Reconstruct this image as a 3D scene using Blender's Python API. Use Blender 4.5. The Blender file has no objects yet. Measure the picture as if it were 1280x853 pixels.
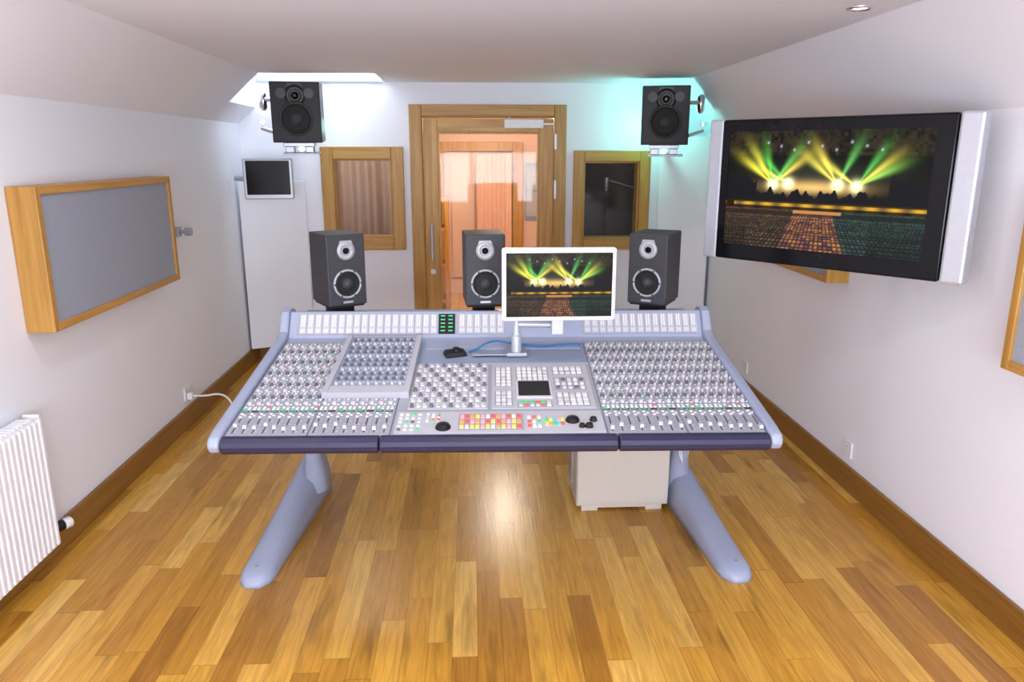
import bpy, math, random
from mathutils import Vector, Matrix
random.seed(7)
S = bpy.context.scene
try:
    S.view_settings.view_transform = 'Standard'
except Exception as e:
    print(e)

# ---------------------------------------------------------------- materials
def nt(name):
    m = bpy.data.materials.new(name); m.use_nodes = True
    n = m.node_tree.nodes; l = m.node_tree.links
    return m, n, l, n['Principled BSDF']

def mat(name, col, rough=0.5, metal=0.0, var=0.06, scale=30, bump=0.0, emit=None, es=0.0, spec=0.5):
    m, n, l, p = nt(name)
    tc = n.new('ShaderNodeTexCoord'); no = n.new('ShaderNodeTexNoise')
    no.inputs['Scale'].default_value = scale; no.inputs['Detail'].default_value = 3
    l.new(tc.outputs['Object'], no.inputs['Vector'])
    mx = n.new('ShaderNodeMix'); mx.data_type = 'RGBA'
    mx.inputs[6].default_value = (*[c * (1 - var) for c in col], 1)
    mx.inputs[7].default_value = (*[min(1, c * (1 + var)) for c in col], 1)
    l.new(no.outputs['Fac'], mx.inputs[0]); l.new(mx.outputs[2], p.inputs['Base Color'])
    p.inputs['Roughness'].default_value = rough; p.inputs['Metallic'].default_value = metal
    p.inputs['Specular IOR Level'].default_value = spec
    if bump:
        b = n.new('ShaderNodeBump'); b.inputs['Strength'].default_value = bump; b.inputs['Distance'].default_value = 0.01
        l.new(no.outputs['Fac'], b.inputs['Height']); l.new(b.outputs[0], p.inputs['Normal'])
    if emit:
        p.inputs['Emission Color'].default_value = (*emit, 1); p.inputs['Emission Strength'].default_value = es
    return m

def wood(name, c0, c1, axis='z', rough=0.4, s=1.0):
    m, n, l, p = nt(name)
    tc = n.new('ShaderNodeTexCoord'); mp = n.new('ShaderNodeMapping')
    sc = {'x': (2, 40, 40), 'y': (40, 2, 40), 'z': (40, 40, 2)}[axis]
    mp.inputs['Scale'].default_value = [v * s for v in sc]
    no = n.new('ShaderNodeTexNoise'); no.inputs['Scale'].default_value = 1; no.inputs['Detail'].default_value = 5
    no.inputs['Distortion'].default_value = 0.6
    cr = n.new('ShaderNodeValToRGB')
    cr.color_ramp.elements[0].position = 0.3; cr.color_ramp.elements[0].color = (*c0, 1)
    cr.color_ramp.elements[1].position = 0.7; cr.color_ramp.elements[1].color = (*c1, 1)
    l.new(tc.outputs['Object'], mp.inputs['Vector']); l.new(mp.outputs[0], no.inputs['Vector'])
    l.new(no.outputs['Fac'], cr.inputs[0]); l.new(cr.outputs[0], p.inputs['Base Color'])
    p.inputs['Roughness'].default_value = rough
    return m

def floor_mat():
    m, n, l, p = nt('oak_floor_boards')
    def math_(op, a, b=None):
        q = n.new('ShaderNodeMath'); q.operation = op
        for i, v in enumerate([a, b]):
            if v is None: continue
            if isinstance(v, (int, float)): q.inputs[i].default_value = v
            else: l.new(v, q.inputs[i])
        return q.outputs[0]
    tc = n.new('ShaderNodeTexCoord'); sp = n.new('ShaderNodeSeparateXYZ')
    l.new(tc.outputs['Object'], sp.inputs[0])
    xs = math_('DIVIDE', sp.outputs[0], 0.090); row = math_('FLOOR', xs)
    w1 = n.new('ShaderNodeTexWhiteNoise'); w1.noise_dimensions = '1D'; l.new(row, w1.inputs['W'])
    ln = math_('ADD', math_('MULTIPLY', w1.outputs['Value'], 0.55), 0.55)
    ys = math_('ADD', math_('DIVIDE', sp.outputs[1], ln), math_('MULTIPLY', w1.outputs['Value'], 39.0))
    col = math_('FLOOR', ys)
    cb = n.new('ShaderNodeCombineXYZ'); l.new(row, cb.inputs[0]); l.new(col, cb.inputs[1])
    w2 = n.new('ShaderNodeTexWhiteNoise'); w2.noise_dimensions = '2D'; l.new(cb.outputs[0], w2.inputs['Vector'])
    cr = n.new('ShaderNodeValToRGB'); e = cr.color_ramp.elements
    cols = [(0, (.36, .155, .022)), (.12, (.46, .21, .028)), (.45, (.58, .285, .038)), (.8, (.66, .345, .055)), (1, (.76, .45, .11))]
    e[0].position = 0; e[0].color = (*cols[0][1], 1); e[1].position = 1; e[1].color = (*cols[-1][1], 1)
    for ps, c in cols[1:-1]:
        x = e.new(ps); x.color = (*c, 1)
    l.new(w2.outputs['Value'], cr.inputs[0])
    mp = n.new('ShaderNodeCombineXYZ')
    l.new(math_('MULTIPLY', sp.outputs[0], 55.0), mp.inputs[0])
    l.new(math_('MULTIPLY', sp.outputs[1], 3.5), mp.inputs[1])
    l.new(math_('MULTIPLY', w2.outputs['Value'], 60.0), mp.inputs[2])
    no = n.new('ShaderNodeTexNoise'); no.inputs['Scale'].default_value = 1; no.inputs['Detail'].default_value = 5
    no.inputs['Distortion'].default_value = 1.2
    l.new(mp.outputs[0], no.inputs['Vector'])
    g = n.new('ShaderNodeMapRange'); g.inputs[1].default_value = .3; g.inputs[2].default_value = .7
    g.inputs[3].default_value = .74; g.inputs[4].default_value = 1.12
    l.new(no.outputs['Fac'], g.inputs[0])
    mp2 = n.new('ShaderNodeCombineXYZ')
    l.new(math_('MULTIPLY', sp.outputs[0], 14.0), mp2.inputs[0]); l.new(math_('MULTIPLY', sp.outputs[1], 2.2), mp2.inputs[1])
    l.new(math_('MULTIPLY', w2.outputs['Value'], 33.0), mp2.inputs[2])
    n2 = n.new('ShaderNodeTexNoise'); n2.inputs['Scale'].default_value = 1; n2.inputs['Detail'].default_value = 2
    l.new(mp2.outputs[0], n2.inputs['Vector'])
    g2 = n.new('ShaderNodeMapRange'); g2.inputs[1].default_value = .60; g2.inputs[2].default_value = .75
    g2.inputs[3].default_value = 1; g2.inputs[4].default_value = .60
    l.new(n2.outputs['Fac'], g2.inputs[0])
    fx = math_('FRACT', xs); fy = math_('FRACT', ys)
    gap = math_('MULTIPLY', math_('GREATER_THAN', fx, 0.022), math_('GREATER_THAN', fy, 0.004))
    gap = math_('ADD', math_('MULTIPLY', gap, 0.4), 0.6)
    f = math_('MULTIPLY', math_('MULTIPLY', g.outputs[0], g2.outputs[0]), gap)
    vm = n.new('ShaderNodeVectorMath'); vm.operation = 'SCALE'
    l.new(cr.outputs[0], vm.inputs[0]); l.new(f, vm.inputs['Scale'])
    l.new(vm.outputs[0], p.inputs['Base Color'])
    p.inputs['Roughness'].default_value = 0.24
    p.inputs['Specular IOR Level'].default_value = 0.35
    b = n.new('ShaderNodeBump'); b.inputs['Strength'].default_value = .12; b.inputs['Distance'].default_value = .003
    l.new(f, b.inputs['Height']); l.new(b.outputs[0], p.inputs['Normal'])
    return m

def glass_mat(name, tint=(1, 1, 1), gl=0.08):
    m = bpy.data.materials.new(name); m.use_nodes = True
    n = m.node_tree.nodes; l = m.node_tree.links
    n.remove(n['Principled BSDF'])
    t = n.new('ShaderNodeBsdfTransparent'); t.inputs[0].default_value = (*tint, 1)
    g = n.new('ShaderNodeBsdfGlossy'); g.inputs['Roughness'].default_value = .04
    mx = n.new('ShaderNodeMixShader'); mx.inputs[0].default_value = gl
    l.new(t.outputs[0], mx.inputs[1]); l.new(g.outputs[0], mx.inputs[2])
    l.new(mx.outputs[0], n['Material Output'].inputs[0])
    return m

def screen_mat(name, strength):
    m, n, l, p = nt(name)
    a = n.new('ShaderNodeVertexColor'); a.layer_name = 'picture'
    l.new(a.outputs[0], p.inputs['Emission Color']); p.inputs['Emission Strength'].default_value = strength
    p.inputs['Base Color'].default_value = (.003, .003, .003, 1); p.inputs['Roughness'].default_value = .3
    p.inputs['Specular IOR Level'].default_value = .08
    return m

WALL = mat('white_wall_paint', (.86, .875, .97), .65, var=.012, scale=4, bump=.02)
CEIL = mat('ceiling_paint', (.87, .885, .985), .7, var=.01, scale=3)
FLOOR = floor_mat()
OAK = wood('oak_frame', (.36, .175, .03), (.55, .30, .07))
OAKX = wood('oak_frame_horizontal', (.36, .175, .03), (.55, .30, .07), 'x')
OAKD = wood('oak_door_leaf', (.46, .23, .045), (.66, .38, .10))
OAKDX = wood('oak_door_leaf_rail', (.46, .23, .045), (.66, .38, .10), 'x')
OAKY = wood('oak_panel_edge', (.42, .20, .035), (.58, .31, .08), 'y')
BASE = wood('oak_baseboard', (.20, .085, .014), (.30, .14, .025), 'y')
BASEX = wood('oak_baseboard_x', (.20, .085, .014), (.30, .14, .025), 'x')
FABRIC = mat('grey_acoustic_fabric', (.33, .36, .44), .9, var=.25, scale=220, bump=.15)
CHAR = mat('charcoal_cabinet_veneer', (.045, .045, .052), .5, var=.3, scale=60, spec=.3)
BLACK = mat('black_plastic', (.010, .010, .012), .4, spec=.25)
BLACKG = mat('gloss_black', (.005, .005, .007), .15, spec=.2)
RUBBER = mat('rubber_cone', (.012, .012, .014), .6, spec=.3)
SILV = mat('silver_plastic', (.53, .55, .62), .35, .3)
CHROME = mat('chrome', (.75, .75, .78), .18, 1)
STEEL = mat('brushed_steel', (.42, .44, .50), .35, .6)
WHITEP = mat('white_plastic', (.82, .82, .86), .35)
RADW = mat('radiator_enamel', (.86, .87, .94), .35)
LAV = mat('blue_grey_console_paint', (.33, .37, .51), .38, var=.04, scale=8)
LAVD = mat('blue_grey_recess', (.28, .33, .46), .4, var=.05, scale=8)
NAVY = mat('navy_armrest', (.020, .018, .060), .5, var=.15, scale=80)
PANEL = mat('console_surface_grey', (.34, .345, .405), .4, var=.05, scale=60)
PANEL2 = mat('console_surface_light', (.47, .475, .53), .4, var=.05, scale=60)
SLOT = mat('dark_slot', (.05, .05, .06), .5)
KNOB = mat('knob_grey', (.12, .115, .15), .35)
KNOBW = mat('knob_silver', (.60, .58, .62), .3)
BTNW = mat('button_white', (.78, .75, .76), .35)
LEDG = mat('led_green', (.05, .4, .15), .4, emit=(.1, .9, .35), es=.3)
LEDR = mat('led_red', (.5, .07, .06), .4, emit=(1, .16, .12), es=.42)
LEDY = mat('led_yellow', (.6, .5, .10), .4, emit=(1, .75, .2), es=.4)
LEDO = mat('led_orange', (.6, .25, .08), .4, emit=(1, .4, .15), es=.42)
LEDP = mat('led_pink', (.6, .3, .35), .4, emit=(1, .5, .6), es=.3)
LEDB = mat('led_cyan', (.1, .4, .5), .4, emit=(.2, .8, 1), es=.3)
CREAM = mat('cream_cabinet', (.60, .55, .50), .5, var=.03)
BLUEC = mat('blue_cable', (.02, .16, .40), .4)
GLASS = glass_mat('window_glass', (.95, .97, .96), .012)
CMATS = [PANEL, PANEL2, SLOT, KNOB, KNOBW, BTNW, LEDG, LEDR, LEDY, LEDO, LEDP, LEDB, LAV, LAVD, NAVY, BLACK]
(iPAN, iPAN2, iSLOT, iKN, iKW, iBW, iG, iR, iY, iO, iP, iB, iLAV, iLAVD, iNAVY, iBLK) = range(16)

# ---------------------------------------------------------------- mesh builder
class MB:
    def __init__(s): s.v = []; s.f = []; s.m = []; s.sm = []
    def add(s, vs, fs, m=0, smooth=False):
        o = len(s.v); s.v += [tuple(q) for q in vs]
        for f in fs: s.f.append([i + o for i in f]); s.m.append(m); s.sm.append(smooth)
    def box(s, a, b, m=0, M=None, top=None):
        x0, y0, z0 = a; x1, y1, z1 = b
        ix, iy = (top if top else (0, 0))
        vs = [(x0, y0, z0), (x1, y0, z0), (x1, y1, z0), (x0, y1, z0), (x0 + ix, y0 + iy, z1), (x1 - ix, y0 + iy, z1), (x1 - ix, y1 - iy, z1), (x0 + ix, y1 - iy, z1)]
        if M: vs = [M @ Vector(q) for q in vs]
        s.add(vs, [(3, 2, 1, 0), (4, 5, 6, 7), (0, 1, 5, 4), (1, 2, 6, 5), (2, 3, 7, 6), (3, 0, 4, 7)], m)
    def lathe(s, c, ax, prof, m=0, n=24, cap0=True, cap1=True, smooth=True):
        ax = Vector(ax).normalized(); c = Vector(c)
        t = Vector((0, 0, 1)) if abs(ax.z) < .9 else Vector((1, 0, 0))
        u = ax.cross(t).normalized(); w = ax.cross(u)
        vs = []
        for r, h in prof:
            for i in range(n):
                a = 2 * math.pi * i / n
                vs.append(c + ax * h + (u * math.cos(a) + w * math.sin(a)) * r)
        fs = []
        for k in range(len(prof) - 1):
            for i in range(n):
                j = (i + 1) % n
                fs.append((k * n + i, k * n + j, (k + 1) * n + j, (k + 1) * n + i))
        s.add(vs, fs, m, smooth)
        if cap0: s.add(vs[:n], [tuple(reversed(range(n)))], m)
        if cap1: s.add(vs[-n:], [tuple(range(n))], m)
    def prism(s, pts, x0, x1, m=0, ax='x'):
        n = len(pts)
        if ax == 'x': vs = [(x0, a, b) for a, b in pts] + [(x1, a, b) for a, b in pts]
        elif ax == 'y': vs = [(a, x0, b) for a, b in pts] + [(a, x1, b) for a, b in pts]
        else: vs = [(a, b, x0) for a, b in pts] + [(a, b, x1) for a, b in pts]
        fs = [tuple(reversed(range(n))), tuple(range(n, 2 * n))]
        fs += [(i, (i + 1) % n, n + (i + 1) % n, n + i) for i in range(n)]
        s.add(vs, fs, m)
    def obj(s, name, mats, parent=None, bevel=0, seg=2):
        me = bpy.data.meshes.new(name); me.from_pydata(s.v, [], s.f)
        for q in mats: me.materials.append(q)
        for p, m, sm in zip(me.polygons, s.m, s.sm): p.material_index = m; p.use_smooth = sm
        me.update()
        import bmesh
        bm = bmesh.new(); bm.from_mesh(me); bmesh.ops.recalc_face_normals(bm, faces=bm.faces); bm.to_mesh(me); bm.free()
        o = bpy.data.objects.new(name, me); S.collection.objects.link(o)
        if parent: o.parent = parent
        if bevel:
            b = o.modifiers.new('bevel', 'BEVEL'); b.width = bevel; b.segments = seg; b.limit_method = 'ANGLE'
            b.angle_limit = math.radians(40)
        return o

def empty(name, loc=(0, 0, 0), rz=0, parent=None):
    o = bpy.data.objects.new(name, None); o.empty_display_size = .1
    o.location = loc; o.rotation_euler = (0, 0, rz); S.collection.objects.link(o)
    if parent: o.parent = parent
    return o

def cable(name, pts, r, m, parent=None):
    cu = bpy.data.curves.new(name, 'CURVE'); cu.dimensions = '3D'; cu.bevel_depth = r; cu.bevel_resolution = 3
    sp = cu.splines.new('NURBS'); sp.points.add(len(pts) - 1)
    for p, q in zip(sp.points, pts): p.co = (*q, 1)
    sp.use_endpoint_u = True; sp.order_u = 3
    cu.materials.append(m)
    o = bpy.data.objects.new(name, cu); S.collection.objects.link(o)
    if parent: o.parent = parent
    return o

# ---------------------------------------------------------------- room constants
XL, XR = -1.86, 1.96
YB, YF = 6.4, -1.5
ZC = 2.27
HL, HR = 1.95, 1.87
FL, FR = -1.5, 1.68

b = MB(); b.box((XL - .15, YF - .15, -.1), (XR + .15, 9.6, 0)); b.obj('floor', [FLOOR])
b = MB(); b.box((XL - .15, YF, 0), (XL, YB, HL + .1)); b.obj('wall_left', [WALL])
b = MB(); b.box((XR, YF, 0), (XR + .15, YB, HR + .1)); b.obj('wall_right', [WALL])

def holes(b, x0, x1, z0, z1, y0, y1, hs):
    xs = sorted({x0, x1, *[h[0] for h in hs], *[h[1] for h in hs]})
    for i in range(len(xs) - 1):
        xa, xb = xs[i], xs[i + 1]
        cuts = sorted([(h[2], h[3]) for h in hs if h[0] <= xa + 1e-6 and h[1] >= xb - 1e-6])
        z = z0
        for c in cuts:
            if c[0] > z: b.box((xa, y0, z), (xb, y1, c[0]))
            z = c[1]
        if z < z1: b.box((xa, y0, z), (xb, y1, z1))
b = MB()
holes(b, XL - .15, XR + .15, 0, 2.95, YB, YB + .15, [(-.45, .73, 0, 2.05), (-1.16, -.61, 1.0, 1.71), (.90, 1.43, .97, 1.68)])
b.obj('wall_back', [WALL])
b = MB()
holes(b, XL - .15, XR + .15, 0, 2.6, YF - .15, YF, [(-1.3, 1.3, .75, 2.05)])
b.obj('wall_front', [WALL])

SY = 5.72; SX0, SX1 = -1.72, -.68
b = MB(); T = .1
def strip(xa, za, xb, zb, y0, y1):
    b.prism([(xa, za), (xb, zb), (xb, zb + T), (xa, za + T)], y0, y1, 0, 'y')
strip(XL - .02, HL - .02, FL, ZC, YF, SY)
strip(FL, ZC, SX1, ZC, YF, SY)
strip(SX1, ZC, FR, ZC, YF, YB)
strip(FR, ZC, XR + .02, HR - .02, YF, YB)
k = (SX0 - XL) / (FL - XL); zk = HL + k * (ZC - HL)
strip(XL - .02, HL - .02, SX0, zk, SY, YB)
b.obj('ceiling', [CEIL])
b = MB()
b.box((SX0 - .08, SY - .01, zk + .03), (SX0 - .002, YB, 2.66))
b.box((SX1 + .002, SY - .01, ZC + .03), (SX1 + .08, YB, 2.66))
b.box((SX0 - .08, SY - .08, ZC + .03), (SX1 + .08, SY - .002, 2.66))
b.box((SX0 - .08, SY - .08, 2.66), (SX1 + .08, YB, 2.72))
b.obj('trim_skylight_shaft', [CEIL])

# skylight glazed in its reveal; a glowing strip imitates its daylit back
w3 = empty('window_3')
zt = 2.42
b = MB()
for q in [((SX0, SY, zt), (SX0 + .05, YB - .001, zt + .06)), ((SX1 - .05, SY, zt), (SX1, YB - .001, zt + .06)), ((SX0 + .05, SY, zt), (SX1 - .05, SY + .05, zt + .06)), ((SX0 + .05, YB - .05, zt), (SX1 - .05, YB - .001, zt + .06)),
          ((-1.22, SY + .05, zt), (-1.18, YB - .05, zt + .06))]: b.box(*q)
b.obj('skylight_frame', [WHITEP], w3)
# added glow strip imitating daylight on the reveal's back, with a slim frame
b = MB()
b.box((SX0 + .03, YB - .03, ZC + .0), (SX1 - .02, YB - .002, ZC + .012)); b.box((SX1 - .035, YB - .03, ZC + .012), (SX1 - .02, YB - .002, zt)); b.box((SX0 + .03, YB - .03, ZC + .012), (SX0 + .045, YB - .002, zt))
b.obj('glow_strip_frame', [SILV], w3)
SKY = mat('daylight_sky_pane', (.8, .9, 1), .5, emit=(.9, .95, 1), es=4)
b = MB(); b.box((SX0 + .04, SY + .04, zt + .02), (SX1 - .04, YB - .04, zt + .03)); b.obj('skylight_pane', [SKY], w3)
REVGLOW = mat('lit_reveal_glow', (.8, .9, 1), .5, emit=(.95, .98, 1), es=1.6)
b = MB(); b.box((SX0 + .045, YB - .02, ZC + .012), (SX1 - .035, YB - .01, zt)); b.obj('lit_reveal_strip', [REVGLOW], w3)

w4 = empty('added_rear_window')  # unseen window added behind the camera as a soft fill source
b = MB()
for q in [((-1.3, YF - .12, .75), (-1.24, YF, 2.05)), ((1.24, YF - .12, .75), (1.3, YF, 2.05)), ((-1.24, YF - .12, .75), (1.24, YF, .81)), ((-1.24, YF - .12, 1.99), (1.24, YF, 2.05)), ((-.03, YF - .1, .81), (.03, YF - .02, 1.99))]: b.box(*q)
b.obj('added_window_frame', [OAK], w4)
b = MB(); b.box((-1.24, YF - .14, .81), (1.24, YF - .13, 1.99))
b.obj('added_window_pane', [mat('fill_glow_pane', (.8, .9, 1), .5, emit=(.92, .95, 1), es=1.2)], w4)  # glowing pane, part of the added fill

BH = .13
b = MB(); b.box((XL, YF, 0), (XL + .022, YB, BH)); b.obj('baseboard_left', [BASE], bevel=.006)
b = MB(); b.box((XR - .022, YF, 0), (XR, YB, BH)); b.obj('baseboard_right', [BASE], bevel=.006)
b = MB(); b.box((XL + .022, YB - .022, 0), (-.5, YB, BH)); b.box((.78, YB - .022, 0), (XR - .022, YB, BH)); b.obj('baseboard_back', [BASEX], bevel=.006)

def corner_panel(name, xa, ya, xb, yb, z1):
    d = Vector((xb - xa, yb - ya, 0)); L = d.length; a = math.atan2(d.y, d.x)
    e = MB(); e.box((0, -.0, BH + .01), (L, .03, z1)); o = e.obj(name, [WALL], bevel=.004)
    o.location = (xa, ya, 0); o.rotation_euler = (0, 0, a)
corner_panel('corner_acoustic_baffle', XL + .025, 6.16, -1.36, YB - .04, 1.50)
corner_panel('corner_acoustic_baffle', 1.56, YB - .04, XR - .035, 6.12, 1.85)

# ---------------------------------------------------------------- rooms behind glass
PEACH = mat('peach_live_room_wall', (.80, .57, .44), .7, var=.05, scale=3)
CURT = mat('rust_curtain', (.74, .46, .34), .8, var=.12, scale=10)
DRAPE = mat('taupe_curtain', (.42, .31, .25), .8, var=.1, scale=10)
DGREY = mat('booth_grey', (.09, .085, .09), .8, var=.1)
CREAMW = mat('cream_ceiling', (.88, .82, .74), .7)
b = MB(); b.box((-2.01, 9.5, 0), (2.11, 9.6, 2.6)); b.obj('wall_live_room', [PEACH])
b = MB(); b.box((-2.01, 6.55, 2.35), (2.11, 9.6, 2.45)); b.obj('ceiling_live_room', [CREAMW])
b = MB(); b.box((-.62, 6.55, 0), (-.56, 9.5, 2.35)); b.obj('wall_light_block_left', [PEACH])  # partition added to keep light out of the left window's room
b = MB(); b.box((.86, 6.55, 0), (.90, 9.5, 2.35)); b.obj('wall_light_block_right', [PEACH])  # likewise added, shuts live-room light out of the right booth
b = MB(); b.box((-2.01, 6.55, 0), (-1.95, 9.5, 2.35)); b.obj('wall_outer_left', [DRAPE])
b = MB(); b.box((2.05, 6.55, 0), (2.11, 9.5, 2.35)); b.obj('wall_outer_right', [DGREY])
def curtain(name, x0, x1, y, z0, z1, m, amp=.035, per=.11):
    n = int((x1 - x0) / .01); vs = []; fs = []
    for i in range(n + 1):
        x = x0 + (x1 - x0) * i / n
        yy = y + amp * math.sin(x / per * 2 * math.pi) + .3 * amp * math.sin(x / per * 4.3)
        vs += [(x, yy, z0), (x, yy, z1)]
        if i: fs.append((2 * i - 2, 2 * i, 2 * i + 1, 2 * i - 1))
    e = MB(); e.add(vs, fs, 0, True); return e.obj(name, [m])
curtain('drape_curtain', .05, .48, 9.3, .0, 1.70, CURT, .02, .10)
curtain('drape_curtain', -1.9, -.7, 8.0, .0, 2.2, DRAPE, .04, .16)
b = MB(); b.box((.95, 8.3, 0), (2.0, 8.35, 2.3)); b.obj('booth_screen_wall', [DGREY])
e0 = empty('door_2')
b = MB(); b.box((.50, 9.36, 0), (.62, 9.5, 1.85)); b.box((-.42, 9.36, 0), (-.34, 9.5, 1.85)); b.box((-.34, 9.36, 1.74), (.50, 9.5, 1.85)); b.obj('inner_frame', [OAK], e0, bevel=.005)
b = MB(); b.box((-.34, 9.44, 0), (.50, 9.48, 1.74)); b.box((-.25, 9.42, .2), (.42, 9.44, 1.62)); b.obj('inner_leaf', [PEACH], e0, bevel=.005)
b = MB(); b.box((.66, 9.485, .9), (.84, 9.498, 1.6)); b.box((.675, 9.475, .95), (.825, 9.485, 1.25), 1); b.box((.675, 9.475, 1.28), (.825, 9.485, 1.55), 1); b.obj('pinned_notice', [LAVD, PANEL2])
b = MB()
b.box((-.54, 8.3, 0), (-.50, 8.7, 1.25)); b.box((-.30, 8.3, 0), (-.26, 8.7, 1.25))
for z in (.1, .5, .9, 1.21): b.box((-.50, 8.3, z), (-.30, 8.7, z + .03))
for z in (.13, .53, .93):
    x = -.49
    while x < -.36:
        w_ = random.uniform(.03, .06); b.box((x, 8.36, z), (x + w_, 8.6, z + random.uniform(.15, .26)), random.choice([1, 2, 3])); x += w_ + .01
b.obj('storage_rack', [OAK, STEEL, CREAM, CURT])
ch = empty('office_chair', (1.25, 7.3, 0), .5)
b = MB()
for i in range(5):
    a = i * 2 * math.pi / 5; R = Matrix.Rotation(a, 4, 'Z'); b.box((0, -.02, .05), (.28, .02, .08), 0, R)
    b.lathe((.27 * math.cos(a), .27 * math.sin(a) - .015, .03), (0, 1, 0), [(.03, 0), (.03, .03)], 0, 12)
b.lathe((0, 0, .06), (0, 0, 1), [(.03, 0), (.03, .38)], 0, 12)
b.obj('chair_base', [STEEL], ch)
b = MB(); b.box((-.24, -.24, .44), (.24, .24, .52)); b.box((-.22, .2, .66), (.22, .27, 1.3)); b.box((-.03, .22, .44), (.03, .26, .7)); b.obj('chair_seat', [CHAR], ch, bevel=.03)
ms = empty('microphone_stand', (1.84, 8.05, 0))
b = MB(); b.lathe((0, 0, 0), (0, 0, 1), [(.14, 0), (.14, .015), (.012, .03), (.012, 1.35)], 0, 20); b.lathe((0, 0, 1.33), (-.9, 0, .25), [(.008, 0), (.008, .45)], 0, 10)
b.lathe((-.42, 0, 1.47), (0, 0, -1), [(.028, 0), (.03, .06), (.02, .14)], 0, 16); b.obj('stand_and_boom', [STEEL], ms)

# ---------------------------------------------------------------- door_1
d1 = empty('door_1', (0, YB, 0))
b = MB()
b.box((-.50, -.03, 0), (-.40, .0, 2.10)); b.box((.68, -.03, 0), (.78, .0, 2.10)); b.box((-.40, -.03, 2.01), (.68, .0, 2.10), 1)
b.box((-.45, 0, 0), (-.395, .15, 2.05)); b.box((.685, 0, 0), (.73, .15, 2.05)); b.box((-.395, 0, 2.0), (.685, .15, 2.05), 1)
b.obj('door_frame', [OAK, OAKX], d1, bevel=.005)
b = MB()
b.box((-.39, .005, .01), (-.275, .05, 1.99)); b.box((.56, .005, .01), (.68, .05, 1.99))
b.box((-.275, .005, 1.885), (.56, .05, 1.99), 1); b.box((-.275, .005, .01), (.56, .05, .25), 1)
b.obj('door_leaf', [OAKD, OAKDX], d1, bevel=.004)
b = MB()
for q in [((-.275, .0, .25), (-.26, .012, 1.885)), ((.545, .0, .25), (.56, .012, 1.885)), ((-.26, .0, 1.87), (.545, .012, 1.885)), ((-.26, .0, .25), (.545, .012, .265))]: b.box(*q)
b.obj('glazing_bead', [OAKD], d1, bevel=.003)
b = MB(); b.box((-.27, .025, .25), (.555, .031, 1.885)); b.obj('door_glass', [GLASS], d1)
b = MB(); b.box((.27, -.05, 1.915), (.59, .004, 1.985)); b.box((.30, -.06, 1.99), (.32, .0, 2.0)); b.obj('door_closer', [WHITEP], d1, bevel=.008)
b = MB(); b.box((.55, -.005, 1.945), (.68, .004, 1.955)); b.obj('closer_arm', [STEEL], d1)
b = MB()
b.lathe((-.335, -.055, .84), (0, 0, 1), [(.012, 0), (.012, .30)], 0, 14)
for z in (.87, 1.11): b.lathe((-.335, .005, z), (0, -1, 0), [(.01, 0), (.01, .06)], 0, 12)
b.lathe((-.335, .006, .74), (0, -1, 0), [(.022, 0), (.022, .008)], 0, 18)
b.obj('pull_handle', [STEEL], d1)
b = MB(); b.box((.683, -.036, 1.35), (.70, -.02, 1.50)); b.box((.683, -.036, 1.75), (.70, -.02, 1.87)); b.obj('hinge_plates', [STEEL], d1)

def window(name, x0, x1, z0, z1, fw):
    w = empty(name, (0, YB, 0)); b = MB(); f = fw
    b.box((x0, -.035, z0), (x0 + f, 0, z1)); b.box((x1 - f, -.035, z0), (x1, 0, z1))
    b.box((x0 + f, -.035, z1 - f), (x1 - f, 0, z1), 1); b.box((x0 + f, -.035, z0), (x1 - f, 0, z0 + f), 1)
    b.obj('window_architrave', [OAK, OAKX], w, bevel=.006)
    b = MB(); g = f - .035
    b.box((x0 + g, 0, z0 + g), (x0 + f + .012, .14, z1 - g)); b.box((x1 - f - .012, 0, z0 + g), (x1 - g, .14, z1 - g))
    b.box((x0 + f + .012, 0, z1 - f - .012), (x1 - f - .012, .14, z1 - g), 1); b.box((x0 + f + .012, 0, z0 + g), (x1 - f - .012, .14, z0 + f + .012), 1)
    b.obj('window_lining', [OAK, OAKX], w)
    b = MB(); b.box((x0 + f, .03, z0 + f), (x1 - f, .036, z1 - f)); b.obj('window_glass_pane', [GLASS], w)
window('window_1', -1.225, -.555, .93, 1.77, .10)
window('window_2', .845, 1.49, .92, 1.74, .09)

# ---------------------------------------------------------------- acoustic panels
def panel(name, side, y0, y1, z0, z1, t=.12):
    x = XL if side < 0 else XR; s = -side
    e = empty(name, (x, 0, 0)); f = .035
    def bx(b, xa, xb, ya, yb, za, zb, m=0):
        X = sorted([s * xa, s * xb]); b.box((X[0], ya, za), (X[1], yb, zb), m)
    b = MB()
    bx(b, 0.001, t, y0, y0 + f, z0, z1, 1); bx(b, 0.001, t, y1 - f, y1, z0, z1, 1)
    bx(b, 0.001, t, y0 + f, y1 - f, z0, z0 + f); bx(b, 0.001, t, y0 + f, y1 - f, z1 - f, z1)
    b.obj('panel_frame', [OAKY, OAK], e, bevel=.003)
    b = MB(); bx(b, .01, t - .012, y0 + f, y1 - f, z0 + f, z1 - f); b.obj('panel_fabric', [FABRIC], e)
panel('acoustic_panel', -1, 3.16, 4.55, .99, 1.59)
panel('acoustic_panel', 1, 1.05, 2.45, .99, 1.59)
panel('acoustic_panel', 1, 3.80, 5.3, 1.06, 1.66)

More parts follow.
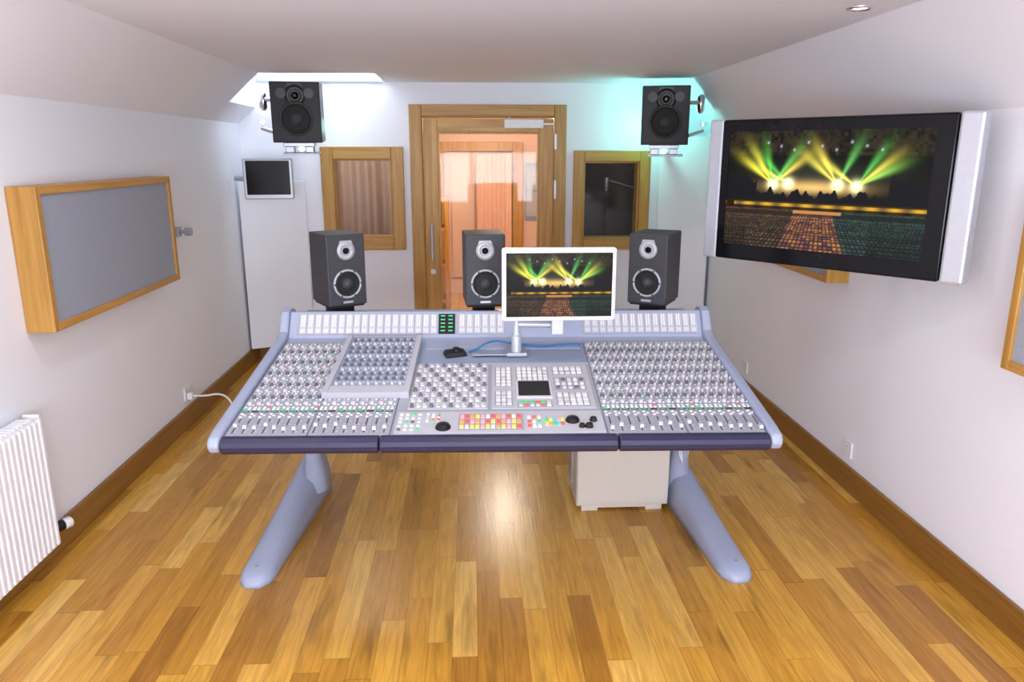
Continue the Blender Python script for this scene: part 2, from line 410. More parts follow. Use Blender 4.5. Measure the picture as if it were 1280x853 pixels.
# ---------------------------------------------------------------- concert picture
def concert(u, v):
    y = 1 - v; x = u
    r = g = bl = .003
    def hsh(a, b): return (math.sin(a * 127.1 + b * 311.7) * 43758.5453) % 1
    if y < .60:
        gl = math.exp(-((x - .47) / .20) ** 2 - ((y - .47) / .05) ** 2); r += .80 * gl; g += .50 * gl; bl += .16 * gl
        gl = math.exp(-((x - .5) / .34) ** 2 - ((y - .38) / .10) ** 2); r += .025 * gl; g += .03 * gl; bl += .02 * gl
        for (sx, sy, angs) in [(.26, .45, [(-143, .95, .80, .05), (-124, .90, .75, .05), (-104, .08, .35, .04), (-40, .95, .75, .1), (-54, .15, .6, .1)]),
                               (.34, .44, [(-154, .6, .8, .1), (-138, .08, .5, .08)]),
                               (.59, .44, [(-66, .12, .5, .1), (-140, .9, .8, .1), (-122, .90, .7, .1)]),
                               (.68, .45, [(-29, .35, .75, .1), (-41, .9, .8, .1), (-58, .10, .5, .08), (-145, .85, .8, .1)])]:
            dx = x - sx; dy = (y - sy) * .6; d = math.hypot(dx, dy) + 1e-5; a = math.degrees(math.atan2(dy, dx))
            core = math.exp(-(d / .026) ** 2) * 1.6; r += core; g += core; bl += core * .5
            for an, cr, cg, cb in angs:
                k = math.exp(-((a - an) / 6.0) ** 2) * math.exp(-(d / .19) ** 3) * 1.1
                r += k * cr; g += k * cg; bl += k * cb
        for i in range(9):
            sx = .22 + .07 * i; k = math.exp(-((x - sx) / .005) ** 2 - ((y - (.10 + .03 * (i % 3))) / .010) ** 2) * .6
            r += k * .7; g += k * .8; bl += k
        if y < .2:
            k = .02 * hsh(int(x * 60), int(y * 40)); r += k * 1.5; g += k; bl += k * .5
        top = .52 + .02 * math.sin(x * 95) + .02 * math.sin(x * 41 + 1) + .012 * math.sin(x * 170)
        if x < .17 or x > .83: top -= .12
        if y > top: r, g, bl = .007, .007, .010
    elif y < .66:
        k = .8 if .612 < y < .638 else .05
        s = .5 + .5 * math.sin(x * 60) if y > .6 else 1
        r += .85 * k * (.25 + .75 * s); g += .46 * k * (.25 + .75 * s); bl += .03 * k
        if .0 < x < .05: r, g, bl = .02, .008, .0
    else:
        p = (y - .60); rows = 3.2 / (p + .12); cols = (x - .5) / (p + .25) * 26
        rr = rows * 2.2; fr = rr % 1; fc = cols % 1
        h = hsh(int(rr), int(math.floor(cols)))
        cell = 1 if (.25 < fr < .8 and .2 < fc < .8) else .2
        if abs(x - .48) < .08 + .22 * p: c = (.36 * (.25 + 1.2 * h), .15 * (.25 + 1.2 * h), .07)
        elif x < .48: c = (.09 * (.5 + h), .055 * (.5 + h), .034)
        else: c = (.032 * (.5 + h), .065 * (.5 + h), .055)
        fade = max(.15, 1 - 1.9 * (y - .66)) if x > .75 or x < .12 else 1
        r, g, bl = [q * cell * fade + .006 for q in c]
        if y < .69 and .38 < x < .62: r, g, bl = .5, .22, .08
    return (min(r, 1), min(g, 1), min(bl, 1), 1)

def picture(name, w, h, y, parent, m, nx=260, ny=150, cz=0.0, cx=0.0):
    vs = [(cx - w / 2 + w * i / nx, y, cz - h / 2 + h * j / ny) for j in range(ny + 1) for i in range(nx + 1)]
    fs = [(j * (nx + 1) + i, j * (nx + 1) + i + 1, (j + 1) * (nx + 1) + i + 1, (j + 1) * (nx + 1) + i) for j in range(ny) for i in range(nx)]
    me = bpy.data.meshes.new(name); me.from_pydata(vs, [], fs); me.materials.append(m)
    ca = me.color_attributes.new('picture', 'FLOAT_COLOR', 'POINT')
    for j in range(ny + 1):
        for i in range(nx + 1): ca.data[j * (nx + 1) + i].color = concert(i / nx, j / ny)
    o = bpy.data.objects.new(name, me); S.collection.objects.link(o); o.parent = parent
    return o
SCR = screen_mat('lit_screen_picture', 1.25)

tva = math.radians(-50.55)
tv = empty('wall_mounted_television', (1.463, 3.135, 1.553), tva)
W, H = 1.135, .625
b = MB(); b.box((-W / 2 + .075, 0, -H / 2), (W / 2 - .085, .08, H / 2)); b.obj('tv_body', [BLACKG], tv, bevel=.008)
b = MB(); b.box((-W / 2, .005, -H / 2 - .003), (-W / 2 + .073, .075, H / 2 + .003)); b.box((W / 2 - .083, .005, -H / 2 - .003), (W / 2, .075, H / 2 + .003)); b.obj('tv_side_speakers', [SILV], tv, bevel=.01)
b = MB()
SW, SH, SXc, SZc = .87, .50, -.018, .01
xa, xb = -W / 2 + .08, W / 2 - .09
for q in [((xa, -.006, -H / 2 + .008), (SXc - SW / 2, 0, H / 2 - .008)), ((SXc + SW / 2, -.006, -H / 2 + .008), (xb, 0, H / 2 - .008)), ((SXc - SW / 2, -.006, SH / 2 + SZc), (SXc + SW / 2, 0, H / 2 - .008)), ((SXc - SW / 2, -.006, -H / 2 + .008), (SXc + SW / 2, 0, -SH / 2 + SZc))]: b.box(*q)
b.obj('tv_bezel', [BLACKG], tv)
picture('tv_screen', SW, SH, -.0015, tv, SCR, cz=SZc, cx=SXc)
b = MB(); b.box((-.2, .08, -.15), (.2, .10, .15)); b.box((-.03, .10, -.05), (.03, .22, .05)); b.obj('tv_mount_plate', [STEEL], tv, bevel=.004)
b = MB(); Mx = Matrix.Rotation(-tva, 4, 'Z')
b.box((0, -.03, -.04), (.335, .03, .04), 0, Matrix.Translation((0, .2, 0)) @ Mx); b.obj('tv_wall_arm', [STEEL], tv, bevel=.004)

# ---------------------------------------------------------------- loudspeakers
def speaker(name, loc, rz, w, h, d, cab, plate, wr, two=False, tilt=0, badge=True):
    e = empty(name, loc, rz); e.rotation_euler = (tilt, 0, rz)
    b = MB(); b.box((-w / 2, -d / 2, 0), (w / 2, d / 2, h)); b.obj('cabinet', [cab], e, bevel=.006)
    y = -d / 2; b = MB(); zc = wr + .12 * h - .005
    b.lathe((0, y, zc), (0, -1, 0), [(wr, -.004), (wr, .006), (wr * .88, .008), (wr * .85, .0)], 0, 36, False, False)
    for a in range(6):
        aa = a * math.pi / 3; b.lathe((wr * .93 * math.cos(aa), y, zc + wr * .93 * math.sin(aa)), (0, -1, 0), [(.004, .004), (.004, .010)], 1, 8)
    b.lathe((0, y, zc), (0, -1, 0), [(wr * .86, .002), (wr * .78, .009), (wr * .70, .002), (wr * .40, -.022)], 1, 36, True, False)
    b.lathe((0, y, zc), (0, -1, 0), [(wr * .42, .001), (wr * .36, .012), (wr * .22, .02), (wr * .05, .023)], 2, 30, True, True)
    b.obj('woofer', [plate, RUBBER, CHAR], e)
    b = MB(); zt = h * .775
    tr = wr * .42
    b.lathe((0, y, zt), (0, -1, 0), [(tr * 1.5, -.003), (tr * 1.5, .004), (tr * .8, .006), (tr * .7, .001)], 0, 32, False, True)
    b.prism([(-tr * 1.35, zt + tr * .4), (tr * 1.35, zt + tr * .4), (tr * .95, zt + tr * 1.65), (-tr * .95, zt + tr * 1.65)], y - .003, y + .001, 0, 'y')
    b.lathe((0, y, zt), (0, -1, 0), [(tr * .55, .001), (tr * .45, .01), (tr * .2, .016)], 1, 20, True, True)
    if two:
        for sx in (-1, 1): b.lathe((sx * w * .28, y, zt + .3 * tr), (0, -1, 0), [(tr * .7, -.002), (tr * .7, .005)], 0, 20)
    b.obj('tweeter', [plate, BLACKG], e)
    if badge:
        b = MB(); b.box((-w * .13, y - .002, .012), (w * .13, y + .001, .022)); b.obj('maker_badge', [STEEL], e)
    return e
PLATE = mat('grey_driver_ring', (.42, .43, .46), .4, .2)
PLATED = mat('dark_driver_ring', (.03, .03, .034), .4, .2)

# ---------------------------------------------------------------- mixing console
DX = .07
cth = math.radians(-1.8)
CMX = Matrix.Translation((DX - .070, .0, 0)) @ Matrix.Rotation(cth, 4, 'Z')
con = empty('mixing_console', (DX - .070, 0, 0), cth)
HWD = .945
prof = [(2.46, .73), (2.46, .766), (3.30, .890), (3.345, .903), (3.415, 1.010), (3.43, 1.012), (3.45, .955), (3.74, .955), (3.74, .93), (3.54, .92), (3.50, .78), (3.2, .71), (2.7, .71)]
b = MB(); b.prism(prof, -HWD, HWD, 0); b.obj('console_body', [LAV], con, bevel=.004)
ch_p = [(2.428, .726), (2.412, .748), (2.425, .778), (2.48, .792), (3.28, .914), (3.34, .935), (3.395, 1.015), (3.43, 1.028), (3.50, 1.015), (3.55, .97), (3.53, .80), (3.46, .74), (3.2, .705), (2.7, .705), (2.46, .716)]
b = MB(); b.prism(ch_p, -HWD - .042, -HWD, 0); b.prism(ch_p, HWD, HWD + .042, 0); b.obj('console_cheeks', [LAV], con, bevel=.012, seg=3)
b = MB(); ar = [(2.46, .716), (2.428, .720), (2.412, .734), (2.408, .750), (2.414, .764), (2.432, .774), (2.46, .776)]
for xa, xb in [(-HWD, -.405), (-.403, .418), (.42, HWD)]: b.prism(ar, xa + .001, xb - .001, 0)
b.obj('armrest', [NAVY], con, bevel=.006)

ang = math.atan2(.124, .84)
sf = bpy.data.objects.new('control_surface', None); S.collection.objects.link(sf); sf.parent = con
sf.location = (0, 2.46, .767); sf.rotation_euler = (ang, 0, 0)

def knob(b, x, y, z, r=.0075, h=.012, m=iKN):
    b.lathe((x, y, z), (0, 0, 1), [(r, 0), (r * .8, h)], m, 8, False, True)
def btn(b, x, y, z, w=.010, d=.007, m=iBW, h=.004):
    b.box((x - w / 2, y - d / 2, z), (x + w / 2, y + d / 2, z + h), m, None, (.001, .001))

def channel_bay(b, x0, n=16):
    pw = .035
    for i in range(n):
        cx = x0 + (i + .5) * pw
        b.box((cx - .0022, .02, .0062), (cx + .0022, .125, .0072), iSLOT)
        fy = random.choice([.035, .05, .06, .075, .06, .045]) + random.uniform(-.005, .005)
        b.box((cx - .007, fy - .011, .008), (cx + .007, fy + .011, .020), iKW, None, (.001, .003)); b.box((cx - .0065, fy - .001, .020), (cx + .0065, fy + .001, .021), iSLOT)
        for k in range(4): b.box((cx + .009, .03 + k * .025, .0062), (cx + .013, .031 + k * .025, .007), iBW)
        for k in range(3): btn(b, cx - .006 + (k % 2) * .012, .138 + k * .012, .006, m=iBW if k != 1 else iKW)
        b.box((cx - .013, .175, .0062), (cx + .013, .187, .008), iSLOT)
        if i % 2 == 0 or random.random() < .5: b.box((cx - .011, .178, .008), (cx + .008, .184, .0085), iG)
        btn(b, cx - .008, .198, .006, m=iG if random.random() < .3 else iBW); btn(b, cx + .008, .198, .006, m=iBW)
        btn(b, cx - .008, .212, .006, m=iBW); btn(b, cx + .008, .212, .006, m=iR if random.random() < .12 else iKW)
        y = .24; j = 0
        while y < .83:
            knob(b, cx - .002, y, .006, .0085, .012, iKN if j % 2 else iKW)
            knob(b, cx - .002, y, .016, .005, .004, iPAN)
            b.box((cx - .013, y + .016, .0062), (cx + .013, y + .026, .0075), iKW if j % 2 else iPAN2)
            b.box((cx - .011, y + .018, .0075), (cx + .006, y + .0235, .0078), iPAN)
            btn(b, cx + .012, y - .006, .006, .007, .005, iBW); btn(b, cx - .013, y + .006, .006, .005, .005, iKW)
            btn(b, cx - .006, y + .034, .006, .008, .006, iKW); btn(b, cx + .008, y + .034, .006, .008, .006, iBW if random.random() < .85 else iG)
            y += .0545; j += 1
        b.box((x0 + i * pw - .0006, .01, .0062), (x0 + i * pw + .0006, .84, .0066), iLAVD)

b = MB()
for xa, xb, yt in [(-.94, -.66, .845), (-.655, -.375, .845), (-.37, .385, .60), (.39, .665, .845), (.67, .94, .845)]:
    b.box((xa, .003, .0), (xb, yt, .006), iPAN)
b.obj('module_plates', CMATS, sf, bevel=.001)
b = MB(); channel_bay(b, -.938); channel_bay(b, .388, 16)
b.obj('channel_strips', CMATS, sf)
b = MB()
b.box((-.665, .285, .006), (-.335, .862, .026), iPAN2)
b.box((-.665, .285, .026), (-.643, .862, .034), iPAN2); b.box((-.357, .285, .026), (-.335, .862, .034), iPAN2)
b.box((-.643, .285, .026), (-.357, .345, .031), iPAN2)
b.box((-.643, .35, .026), (-.357, .85, .0275), iLAVD)
for i in range(9):
    cx = -.624 + i * .031
    for j in range(11):
        y = .365 + j * .044
        knob(b, cx, y, .0275, .0075, .010, iKW if j % 3 == 0 else iKN); btn(b, cx + .011, y + .016, .0275, .007, .005, iKW); btn(b, cx - .006, y + .02, .0275, .009, .005, iPAN2 if j % 3 else iKW)
b.obj('insert_module', CMATS, sf)

b = MB()
b.box((-.36, .008, .006), (.38, .165, .010), iPAN2)
for (x, y, r) in [(-.19, .045, .024), (.27, .09, .022), (.325, .045, .013), (.345, .09, .012), (.30, .045, .010)]:
    b.lathe((x, y, .010), (0, 0, 1), [(r * 1.15, 0), (r * 1.15, .003), (r, .004), (r * .95, .012), (r * .4, .015)], iBLK, 22, False, True)
keyc = [[iY, iBW, iY, iY, iP, iY, iBW, iO, iY, iP, iY, iR], [iO, iR, iP, iO, iP, iR, iY, iR, iO, iP, iY, iO], [iP, iR, iO, iY, iP, iBW, iR, iO, iP, iR, iBW, iR]]
b.box((-.138, .022, .010), (.095, .145, .011), iPAN)
for r_ in range(3):
    for c_ in range(12):
        btn(b, -.125 + c_ * .0185, .045 + r_ * .038, .011, .0145, .022, keyc[r_][c_], .005)
for r_ in range(3):
    for c_ in range(3): btn(b, .115 + c_ * .018, .05 + r_ * .032, .010, .013, .018, [iR, iBW, iBW, iR, iBW, iG, iBW, iR, iBW][r_ * 3 + c_], .005)
for r_ in range(2):
    for c_ in range(5): btn(b, .178 + c_ * .014, .065 + r_ * .028, .010, .012, .022, [[iY, iO, iG, iB, iR], [iG, iY, iB, iP, iY]][r_][c_], .005)
for r_ in range(5):
    for c_ in range(4): btn(b, -.345 + c_ * .022, .03 + r_ * .028, .010, .013, .012, random.choice([iBW, iKN, iKW, iBW, iG]), .004)
for r_ in range(5):
    for c_ in range(3): btn(b, -.25 + c_ * .02, .09 + r_ * .014, .010, .011, .008, random.choice([iR, iKW, iBW, iG]), .004)
b.box((-.33, .19, .006), (-.035, .585, .009), iPAN2)
for i in range(1, 4): b.box((-.33 + i * .074 - .001, .19, .009), (-.33 + i * .074 + .001, .585, .0095), iLAVD)
b.box((-.33, .385, .009), (-.035, .389, .0095), iLAVD)
for j in range(9):
    for i in range(12):
        x = -.316 + i * .0242; y = .207 + j * .045
        if (i + j) % 3 == 0: b.lathe((x, y, .009), (0, 0, 1), [(.009, 0), (.009, .002), (.007, .003), (.006, .012)], iKN, 10, False, True)
        else: btn(b, x, y, .009, .014, .011, iBW if (i * 7 + j * 3) % 4 else iKW, .004)
        btn(b, x - .004, y + .019, .009, .008, .006, iKW, .003)
b.box((-.02, .19, .006), (.37, .585, .009), iPAN2)
def group(x0, y0, nx, ny, px, py, w, d, cs):
    b.box((x0 - px * .65, y0 - py * .65, .009), (x0 + px * (nx - 1 + .65), y0 + py * (ny - 1 + .65), .010), iPAN)
    for j in range(ny):
        for i in range(nx): btn(b, x0 + i * px, y0 + j * py, .010, w, d, random.choice(cs), .005)
WB = [iBW, iBW, iBW, iKW]
group(.005, .225, 3, 4, .021, .03, .016, .02, WB); group(.005, .39, 3, 6, .021, .03, .016, .02, WB)
group(.09, .44, 6, 4, .021, .033, .016, .022, WB)
group(.24, .225, 5, 3, .024, .035, .018, .024, WB); group(.24, .36, 5, 3, .024, .035, .015, .02, [iBW, iKN, iKW]); group(.24, .50, 5, 2, .024, .035, .018, .024, WB)
group(.09, .21, 6, 2, .021, .024, .015, .015, [iBW, iR, iKW, iG])
b.box((.075, .27, .009), (.212, .415, .016), iKW); b.box((.083, .28, .016), (.204, .405, .018), iBLK)
b.obj('master_section', CMATS, sf)
b = MB()
b.box((-.325, .60, .000), (.385, .845, .003), iLAVD)
b.box((-.325, .595, .003), (.385, .603, .010), iLAV)
b.box((-.31, .765, .003), (.37, .84, .006), iLAV)
for k in range(10): b.box((-.30 + k * .067, .80, .006), (-.245 + k * .067, .805, .0065), iPAN)
b.obj('centre_recess', CMATS, sf)

mbr = bpy.data.objects.new('meter_bridge', None); S.collection.objects.link(mbr); mbr.parent = con
ma = math.atan2(.107, .070); mbr.location = (0, 3.345, .903); mbr.rotation_euler = (ma, 0, 0)
b = MB()
for xa, xb in [(-.90, -.28), (-.175, .03), (.40, .91)]:
    b.box((xa - .01, .016, .0), (xb + .01, .118, .003), iPAN)
    x = xa
    while x < xb - .01:
        b.box((x + .002, .020, .003), (x + .0325, .114, .0045), iPAN2)
        b.box((x + .009, .055, .0045), (x + .014, .110, .0052), iBW); b.box((x + .019, .055, .0045), (x + .024, .110, .0052), iBW)
        b.box((x + .006, .026, .0045), (x + .028, .044, .0052), iKW)
        b.box((x, .018, .0045), (x + .001, .116, .0048), iLAVD)
        x += .035
b.box((-.265, .018, 0), (-.19, .115, .004), iBLK)
for j in range(5):
    for i in range(2): b.box((-.256 + i * .035, .030 + j * .018, .004), (-.236 + i * .035, .036 + j * .018, .0048), iG)
b.obj('meter_cells', CMATS, mbr)

for nm, x0, x1, xp in (('leg_left', -1.00, -.945, -.975), ('leg_right', 1.0, .905, .915)):
    secs = []; N = 24
    for k in range(N + 1):
        t = k / N; y = 2.75 + t * .93
        x = x0 + (x1 - x0) * t
        hw = .070 + .004 * t
        if t < .09: hw *= math.sqrt(1 - (1 - t / .09) ** 2 * .85)
        hgt = .045 + .15 * t + .04 * t * t
        if t < .06: hgt *= .55 + .45 * t / .06
        secs.append((x, y, hw, hgt))
    b = MB(); vs = []; fs = []; P = 12
    for (x, y, hw, hg) in secs:
        cs = [(-1, 0), (-1, .3), (-.94, .6), (-.78, .85), (-.5, .97), (-.15, 1), (.15, 1), (.5, .97), (.78, .85), (.94, .6), (1, .3), (1, 0)]
        for a, c in cs: vs.append((x + a * hw, y, c * hg))
    for k in range(N):
        for i in range(P): j = (i + 1) % P; fs.append((k * P + i, k * P + j, (k + 1) * P + j, (k + 1) * P + i))
    fs.append(tuple(range(P))); fs.append(tuple(range(N * P, N * P + P)))
    b.add(vs, fs, 0, True)
    xm_ = max(-.90, min(.90, xp))
    b.lathe((xm_, 3.50, .10), (0, -.22, 1), [(.055, 0), (.054, .08), (.048, .14), (.040, .18), (.038, .3), (.038, .60)], 0, 22)
    b.lathe((xm_, 3.385, .60), (0, -.22, 1), [(.043, 0), (.052, .04), (.052, .1)], 1, 20)
    b.lathe((x0, 2.83, .055), (0, 0, 1), [(.007, 0), (.007, .006)], 1, 10)
    b.obj(nm, [LAV, STEEL], con)
b = MB(); b.box((-.94, 3.36, .66), (.94, 3.44, .715)); b.obj('rear_crossbar', [STEEL], con, bevel=.005)

def surf(x, yl, z=0):
    return CMX @ Vector((x, 2.46 + yl * math.cos(ang) - z * math.sin(ang), .767 + yl * math.sin(ang) + z * math.cos(ang)))

def near(loc, rz):
    e = speaker('studio_monitor_speaker', loc, rz, .185, .330, .235, CHAR, PLATE, .068)
    b = MB(); zb = .9565 - loc[2]
    b.box((-.085, -.10, -.010), (.085, .10, 0)); b.box((-.05, -.06, zb + .008), (.05, .06, -.010)); b.box((-.08, -.09, zb), (.08, .09, zb + .008))
    b.obj('isolation_stand', [RUBBER], e, bevel=.002)
near((-.64, 3.60, 1.028), math.radians(30))
near((.05, 3.58, 1.028), math.radians(4))
near((.872, 3.56, 1.028), math.radians(-30))

def hung(loc, rz, sx):
    e = speaker('wall_mounted_loudspeaker', loc, rz, .345, .42, .30, BLACK, PLATED, .12, True, math.radians(3), False)
    b = MB(); b.box((-.11, -.1, -.03), (.11, .1, -.001)); b.box((-.10, -.06, -.075), (-.04, .05, -.03)); b.box((.04, -.06, -.075), (.10, .05, -.03)); b.box((-.12, -.08, -.088), (.14, .09, -.075)); b.obj('speaker_cradle', [STEEL], e, bevel=.004)
    b = MB(); b.lathe((sx * .17, .1, .3), (sx, .25, 0), [(.018, 0), (.018, .10)], 0, 12); b.lathe((sx * .26, .13, .22), (0, 0, 1), [(.012, 0), (.03, .02), (.03, .12), (.012, .14)], 0, 14)
    b.lathe((sx * .18, .12, .06), (sx, .3, .3), [(.016, 0), (.016, .12)], 0, 12)
    b.lathe((sx * .28, .14, .14), (sx * .2, 1, 0), [(.016, 0), (.016, .22)], 0, 12)
    b.lathe((0, .08, -.055), (0, 1, 0), [(.022, 0), (.022, .36)], 0, 12)
    b.obj('speaker_bracket', [CHROME], e)
hung((-1.265, 5.86, 1.80), math.radians(6), -1)
hung((1.465, 5.86, 1.785), math.radians(-14), 1)

sd = empty('small_wall_display', (-1.52, 5.86, 1.53), math.radians(6))
b = MB(); b.box((-.18, 0, -.15), (.18, .05, .15)); b.obj('display_case', [SILV], sd, bevel=.01)
b = MB(); b.box((-.158, -.003, -.115), (.158, .001, .135)); b.obj('display_screen', [BLACKG], sd)
b = MB(); b.lathe((-.05, .05, 0), (-.8, .6, 0), [(.02, 0), (.02, .28)], 0, 12); b.lathe((.05, .05, .0), (0, 1, 0), [(.03, 0), (.03, .03)], 0, 12); b.obj('display_arm', [STEEL], sd)

pb = surf(.085, .70, .004)
cm = empty('computer_monitor', tuple(pb))
zm = 1.20 - pb.z; xm = .350 - pb.x; ym = 3.03 - pb.y
b = MB(); b.box((-.19, -.03, .004), (.02, .03, .010)); b.box((-.045, -.035, .0), (.045, .05, .016)); b.obj('stand_base', [STEEL], cm, bevel=.003)
b = MB(); b.lathe((0, 0, .015), (0, 0, 1), [(.022, 0), (.022, .07), (.016, .075), (.016, .17)], 0, 18)
b.lathe((0, 0, .135), (1, -.12, .0), [(.014, 0), (.014, xm)], 0, 14)
b.box((xm - .025, ym + .02, .11), (xm + .025, ym + .055, zm + .04))
b.obj('monitor_arm', [SILV], cm, bevel=.003)
b = MB(); b.box((xm - .233, ym - .02, zm - .15), (xm + .233, ym + .022, zm + .15)); b.obj('monitor_case', [WHITEP], cm, bevel=.01)
mo = empty('screen_mount', (xm, ym - .0215, zm), 0, cm)
picture('monitor_screen', .432, .262, 0, mo, SCR, 220, 130)

pk = empty('remote_control_puck', tuple(surf(-.175, .70, .004)))
pk.rotation_euler = (ang, 0, .3)
b = MB(); b.box((-.055, -.03, 0), (.045, .03, .022), 0, None, (.008, .008)); b.lathe((.0, 0, .022), (0, 0, 1), [(.018, 0), (.016, .01)], 0, 18); b.obj('puck_body', [BLACK], pk, bevel=.006)
p = [surf(-.12, .715, .012), surf(-.09, .74, .01), surf(-.05, .77, .03), surf(0, .80, .03), surf(.04, .80, .02), surf(.12, .79, .012), surf(.2, .77, .01), surf(.3, .80, .01), surf(.37, .80, .01)]
cable('blue_data_cable', [tuple(q) for q in p], .0045, BLUEC)

eq = empty('equipment_cabinet', (.722, 3.54, 0))
b = MB(); b.box((-.228, -.15, .03), (.228, .15, .60)); b.obj('cabinet_box', [CREAM], eq, bevel=.004)
b = MB(); b.box((-.224, -.162, .045), (.224, -.15, .59)); b.obj('front_cover', [CREAM], eq, bevel=.003)
b = MB(); b.box((-.20, -.14, 0), (-.12, .14, .03)); b.box((.12, -.14, 0), (.20, .14, .03)); b.box((-.12, -.135, .012), (.12, .135, .03)); b.obj('plinth', [CREAM], eq)
b = MB(); b.box((-.236, -.02, .10), (-.229, .12, .50)); b.obj('side_vent', [STEEL], eq)
cb = empty('cable_bundle')
cable('white_cable', [(1.04, 3.46, .66), (1.05, 3.44, .4), (1.03, 3.42, .2), (1.01, 3.42, .05), (1.02, 3.46, .016), (1.04, 3.8, .016)], .014, WHITEP, cb)
cable('grey_cable', [(.985, 3.47, .66), (.985, 3.44, .4), (1.0, 3.44, .2), (.985, 3.46, .08), (.99, 3.55, .01), (1.0, 3.9, .01)], .008, STEEL, cb)
cable('black_cable', [(.99, 3.42, .66), (.975, 3.44, .45), (1.0, 3.42, .3), (.975, 3.45, .15), (.98, 3.52, .01), (.98, 3.8, .01)], .006, BLACK, cb)
cable('looped_cable', [(.99, 3.40, .50), (.98, 3.38, .33), (1.01, 3.36, .24), (1.0, 3.38, .30), (.985, 3.42, .5)], .005, SILV, cb)

def socket(y, z, side, w=.146):
    x = XL if side < 0 else XR; s = -side
    e = empty('wall_socket', (x, y, z))
    b = MB(); X = sorted([0.001 * s, s * .012]); b.box((X[0], -w / 2, -.043), (X[1], w / 2, .043)); b.obj('socket_plate', [WHITEP], e, bevel=.003)
    b = MB(); X = sorted([s * .012, s * .0135])
    for cy in ((-w / 4, w / 4) if w > .1 else (0,)):
        b.box((X[0], cy - .003, .008), (X[1], cy + .003, .016)); b.box((X[0], cy - .012, -.012), (X[1], cy - .006, -.009)); b.box((X[0], cy + .006, -.012), (X[1], cy + .012, -.009))
    b.obj('socket_pins', [STEEL], e); return e
socket(4.78, .215, -1); socket(3.61, .215, 1, .09); socket(5.14, .225, 1, .09)
pc = empty('power_plug', (XL + .014, 4.74, .20))
b = MB(); b.box((0.001, -.022, -.022), (.035, .022, .022)); b.obj('plug_body', [WHITEP], pc, bevel=.005)
cable('plug_lead', [(.03, 0, 0), (.10, -.02, .0), (.2, .05, .0), (.28, .0, -.05), (.34, -.1, -.185), (.45, -.2, -.193)], .006, WHITEP, pc)
ek = empty('camera_bracket', (XL, 4.86, 1.24))
b = MB(); b.box((.001, -.03, -.03), (.03, .03, .03)); b.lathe((.03, 0, 0), (1, 0, 0), [(.012, 0), (.012, .03), (.025, .03), (.025, .07)], 0, 14); b.obj('bracket_body', [STEEL], ek, bevel=.003)

rad = empty('radiator', (XL, 0, 0))
b = MB(); y0, y1, z0, z1 = 1.75, 3.01, .10, .68
b.box((.055, y0, z0), (.085, y1, z1)); b.box((.026, y0 + .02, z0 + .02), (.035, y1 - .02, z1 - .02))
y = y0 + .02
while y < y1 - .03:
    b.prism([(.085, y), (.099, y + .006), (.099, y + .021), (.085, y + .027)], z0 + .012, z1 - .012, 0, 'z'); y += .0345
b.box((.026, y0, z1 - .005), (.088, y0 + .012, z1 + .006)); b.box((.026, y1 - .012, z0), (.088, y1, z1 + .006)); b.box((.026, y0, z0), (.088, y0 + .012, z1))
for i in range(46): b.box((.028, y0 + .02 + i * .026, z1 - .002), (.086, y0 + .036 + i * .026, z1 + .004))
b.obj('radiator_panel', [RADW], rad, bevel=.002)
b = MB()
for yy in (2.0, 2.7): b.box((.002, yy, .3), (.026, yy + .04, .6))
b.obj('radiator_brackets', [RADW], rad)
b = MB(); b.lathe((.06, 3.01, .16), (0, 1, 0), [(.012, 0), (.012, .05)], 0, 14); b.lathe((.024, 3.06, .16), (1, 0, 0), [(.010, 0), (.010, .036)], 0, 12)
b.lathe((.06, 3.045, .16), (.5, .85, 0), [(.02, 0), (.024, .01), (.024, .03)], 2, 18); b.lathe((.078, 3.074, .16), (.5, .85, 0), [(.024, 0), (.024, .03), (.018, .035)], 1, 18)
b.obj('radiator_valve', [CHROME, WHITEP, BLACK], rad)

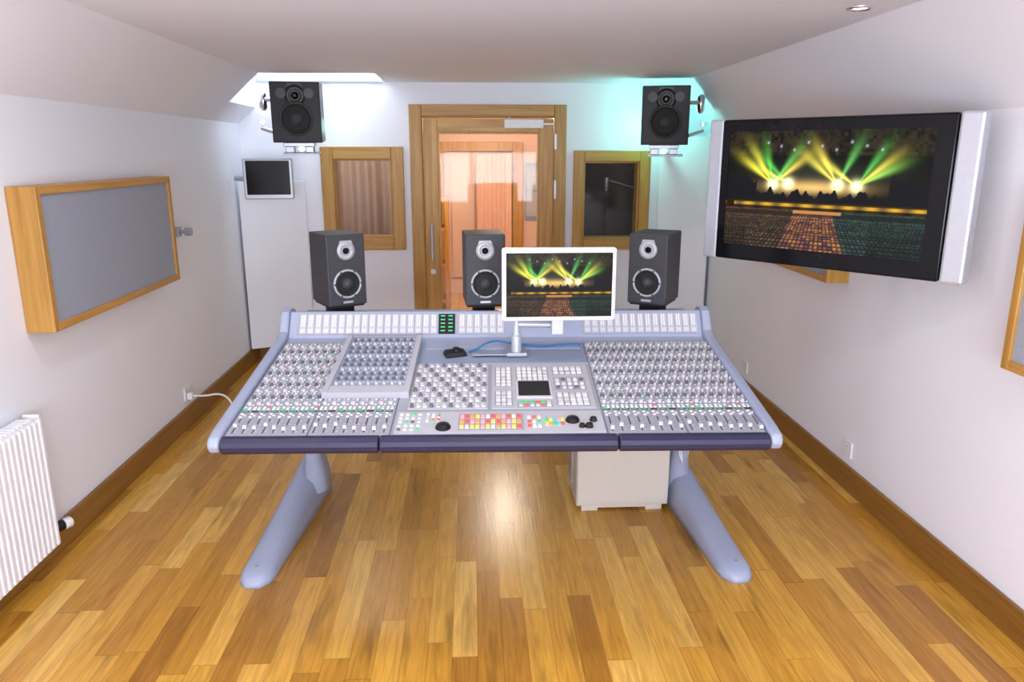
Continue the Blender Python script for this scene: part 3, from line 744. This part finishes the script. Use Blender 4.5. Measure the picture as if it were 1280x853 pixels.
# ---------------------------------------------------------------- lamps
EM = mat('halogen_lamp', (1, .95, .85), .4, emit=(1, .93, .8), es=6)
def downlight(x, y, power):
    e = empty('ceiling_downlight', (x, y, ZC))
    b = MB(); b.lathe((0, 0, 0), (0, 0, -1), [(.05, 0.0005), (.05, .006), (.038, .008), (.034, .001)], 0, 28, True, False); b.obj('downlight_ring', [CHROME], e)
    b = MB(); b.lathe((0, 0, 0), (0, 0, -1), [(.033, .0015), (.028, .003)], 0, 24); b.obj('downlight_lamp', [EM], e)
    L = bpy.data.lights.new('downlight_glow', 'AREA'); L.shape = 'DISK'; L.size = .07; L.energy = power; L.color = (1, .96, .93)
    if power < 1: L.spread = math.radians(90)
    o = bpy.data.objects.new('downlight_glow', L); S.collection.objects.link(o); o.parent = e; o.location = (0, 0, -.012)
for x, y, pw in [(1.52, 3.09, .6), (-1.0, 2.55, 5), (0.1, 2.6, 4.5), (-1.0, .9, 9), (1.2, .9, 8)]:  # first one is in view; the rest are added fill, unseen
    downlight(x, y, pw)

def area(name, loc, rot, sx, sy, en, col=(1, 1, 1), parent=None):
    L = bpy.data.lights.new(name, 'AREA'); L.shape = 'RECTANGLE'; L.size = sx; L.size_y = sy; L.energy = en; L.color = col
    o = bpy.data.objects.new(name, L); S.collection.objects.link(o); o.location = loc; o.rotation_euler = rot
    if parent: o.parent = parent
    return o
area('rear_soft_fill', (0, YF - .09, 1.4), (math.radians(97), 0, 0), 2.4, 1.12, 178, (.84, .91, 1))  # main soft fill, added in the unseen rear opening
def point(name, loc, en, col, r=.05):
    L = bpy.data.lights.new(name, 'POINT'); L.energy = en; L.color = col; L.shadow_soft_size = r
    o = bpy.data.objects.new(name, L); S.collection.objects.link(o); o.location = loc
point('teal_wall_lamp', (1.44, 6.13, 1.93), 6.0, (.28, 1, .78), .06)
point('cool_wall_lamp', (-1.05, 6.16, 1.92), .5, (.45, 1, .82), .06)
point('live_room_lamp', (.3, 7.6, 2.1), 52, (1, .86, .74), .12)
point('booth_lamp', (-1.2, 7.2, 2.1), 16, (1, .88, .80), .1)
point('dim_booth_lamp', (1.6, 7.2, 2.1), 5, (1, .92, .85), .1)

w = bpy.data.worlds.new('world'); S.world = w; w.use_nodes = True
w.node_tree.nodes['Background'].inputs[0].default_value = (.7, .8, 1, 1); w.node_tree.nodes['Background'].inputs[1].default_value = .6

cd = bpy.data.cameras.new('camera'); cd.sensor_width = 36; cd.lens = 943 / 1280 * 36; cd.clip_start = .05
co = bpy.data.objects.new('camera', cd); S.collection.objects.link(co); co.location = (0, 0, 1.72)
co.rotation_euler = (math.radians(90 - 14), 0, math.radians(-3))
S.camera = co
